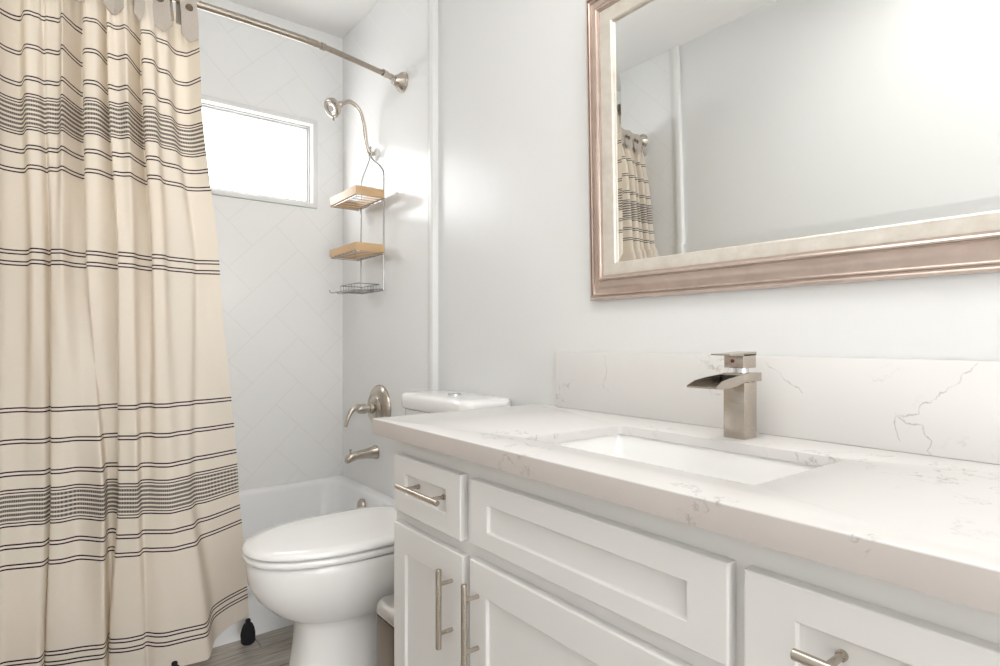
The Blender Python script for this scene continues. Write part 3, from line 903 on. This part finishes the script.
def shelf(zb, zt_):
    bm = bmesh.new(); th = .011
    o = rrect(cx0, cx1, cy0, cy1, .006, 0, 2, 2); i = rrect(cx0 + th, cx1 - th, cy0 + th, cy1 - th, .003, 0, 2, 2)
    def at(r, z): return [(p[0], p[1], z) for p in r]
    rg = [at(o, zb), at(o, zt_), at(i, zt_), at(i, zb)]
    loft(bm, rg + [rg[0]])
    s_ = obj('bamboo_rim', bm, M_bamboo, cad, smooth=30)
    bm = bmesh.new()
    n = 7
    for k in range(n):
        y = cy0 + .02 + (cy1 - cy0 - .04) * k / (n - 1)
        tube(bm, [(cx1 - .002, y, zb + .004), (cx1 - .002, y, zb - .006), (cx0 + .006, y, zb - .006), (cx0 + .006, y, zb + .004)], .0019, 6)
    for xx_ in (cx0 + .006, cx1 - .002): tube(bm, [(xx_, cy0 + .01, zb - .006), (xx_, cy1 - .01, zb - .006)], .0024, 6)
    obj('wire_basket', bm, M_wire, cad)
shelf(1.642, 1.679); shelf(1.404, 1.438)
bm = bmesh.new()
zt_ = 1.268
for (a, b_, z) in ((0, 0, zt_), (0, 0, zt_ - .03)):
    tube(bm, [(cx0 + .03, 2.40, z), (cx1, 2.40, z), (cx1, 2.58, z), (cx0 + .03, 2.58, z)], .0022, 6, closed=True)
for k in range(7):
    y = 2.40 + .18 * k / 6
    tube(bm, [(cx0 + .03, y, zt_), (cx0 + .03, y, zt_ - .03), (cx1, y, zt_ - .03), (cx1, y, zt_)], .0016, 6)
tube(bm, smooth_path([(fx, 2.362, 1.245), (cx0 + .04, 2.362, 1.236), (cx0 + .0, 2.375, 1.236), (cx0 - .006, 2.45, 1.236), (cx0 - .006, 2.60, 1.236), (cx0 + .0, 2.64, 1.25)], 6), .0026, 8)
tube(bm, [(fx, 2.60, 1.245), (cx0 + .02, 2.60, 1.236)], .0026, 8)
obj('soap_tray', bm, M_wire, cad)

# ------------------------------------------------------------------ shower valve
val = thing('shower_valve', 'round brushed nickel shower valve with curved lever on the tiled wall', 'tap', (-TT, 2.452, .712))
bm = bmesh.new(); lathe(bm, [(0, .104), (.006, .104), (.012, .101), (.022, .090), (.030, .076), (.032, .066), (.029, .063), (.029, .057), (.038, .050), (.044, .036), (.045, 0)], (0, 0, 0), (-1, 0, 0), n=48)
obj('escutcheon', bm, M_nickel, val, smooth=30)
bm = bmesh.new(); lathe(bm, [(.04, .026), (.060, .024), (.061, .019), (.078, .018), (.079, .022), (.104, .021), (.116, .015), (.119, 0)], (0, 0, 0), (-1, 0, 0), n=28)
sp_ = obj('stem', bm, M_nickel, val, smooth=40)
bm = bmesh.new()
P = smooth_path([(-.095, 0, .004), (-.118, -.006, .010), (-.144, -.010, -.004), (-.163, -.013, -.034), (-.175, -.014, -.072)], 8)
tube(bm, P, [.015 - .008 * i / (len(P) - 1) for i in range(len(P))], 14); obj('lever', bm, M_nickel, val, smooth=50)

# ------------------------------------------------------------------ tub spout
ts = thing('tub_spout', 'brushed nickel tub spout below the round shower valve', 'spout', (-TT, 2.497, .500))
bm = bmesh.new()
def sec(x, hw, zb, zt_): 
    return [(x, hw * math.copysign(abs(math.cos(a)) ** .8, math.cos(a)), (zb + zt_) / 2 + (zt_ - zb) / 2 * math.copysign(abs(math.sin(a)) ** .8, math.sin(a))) for a in [2 * PI * k / 20 for k in range(20)]]
loft(bm, [sec(0, .031, -.030, .034), sec(-.006, .031, -.030, .034), sec(-.012, .027, -.026, .030), sec(-.05, .024, -.021, .022), (sec(-.10, .022, -.021, .015)), sec(-.125, .021, -.030, .012), sec(-.143, .018, -.034, .002), sec(-.150, .012, -.032, -.010)], True, True)
obj('spout_body', bm, M_nickel, ts, smooth=45)
bm = bmesh.new(); lathe(bm, [(0, .004), (.014, .004), (.015, .007), (.020, .007), (.021, 0)], (-.128, 0, .008), (0, 0, 1), n=14); obj('diverter_knob', bm, M_nickel, ts)
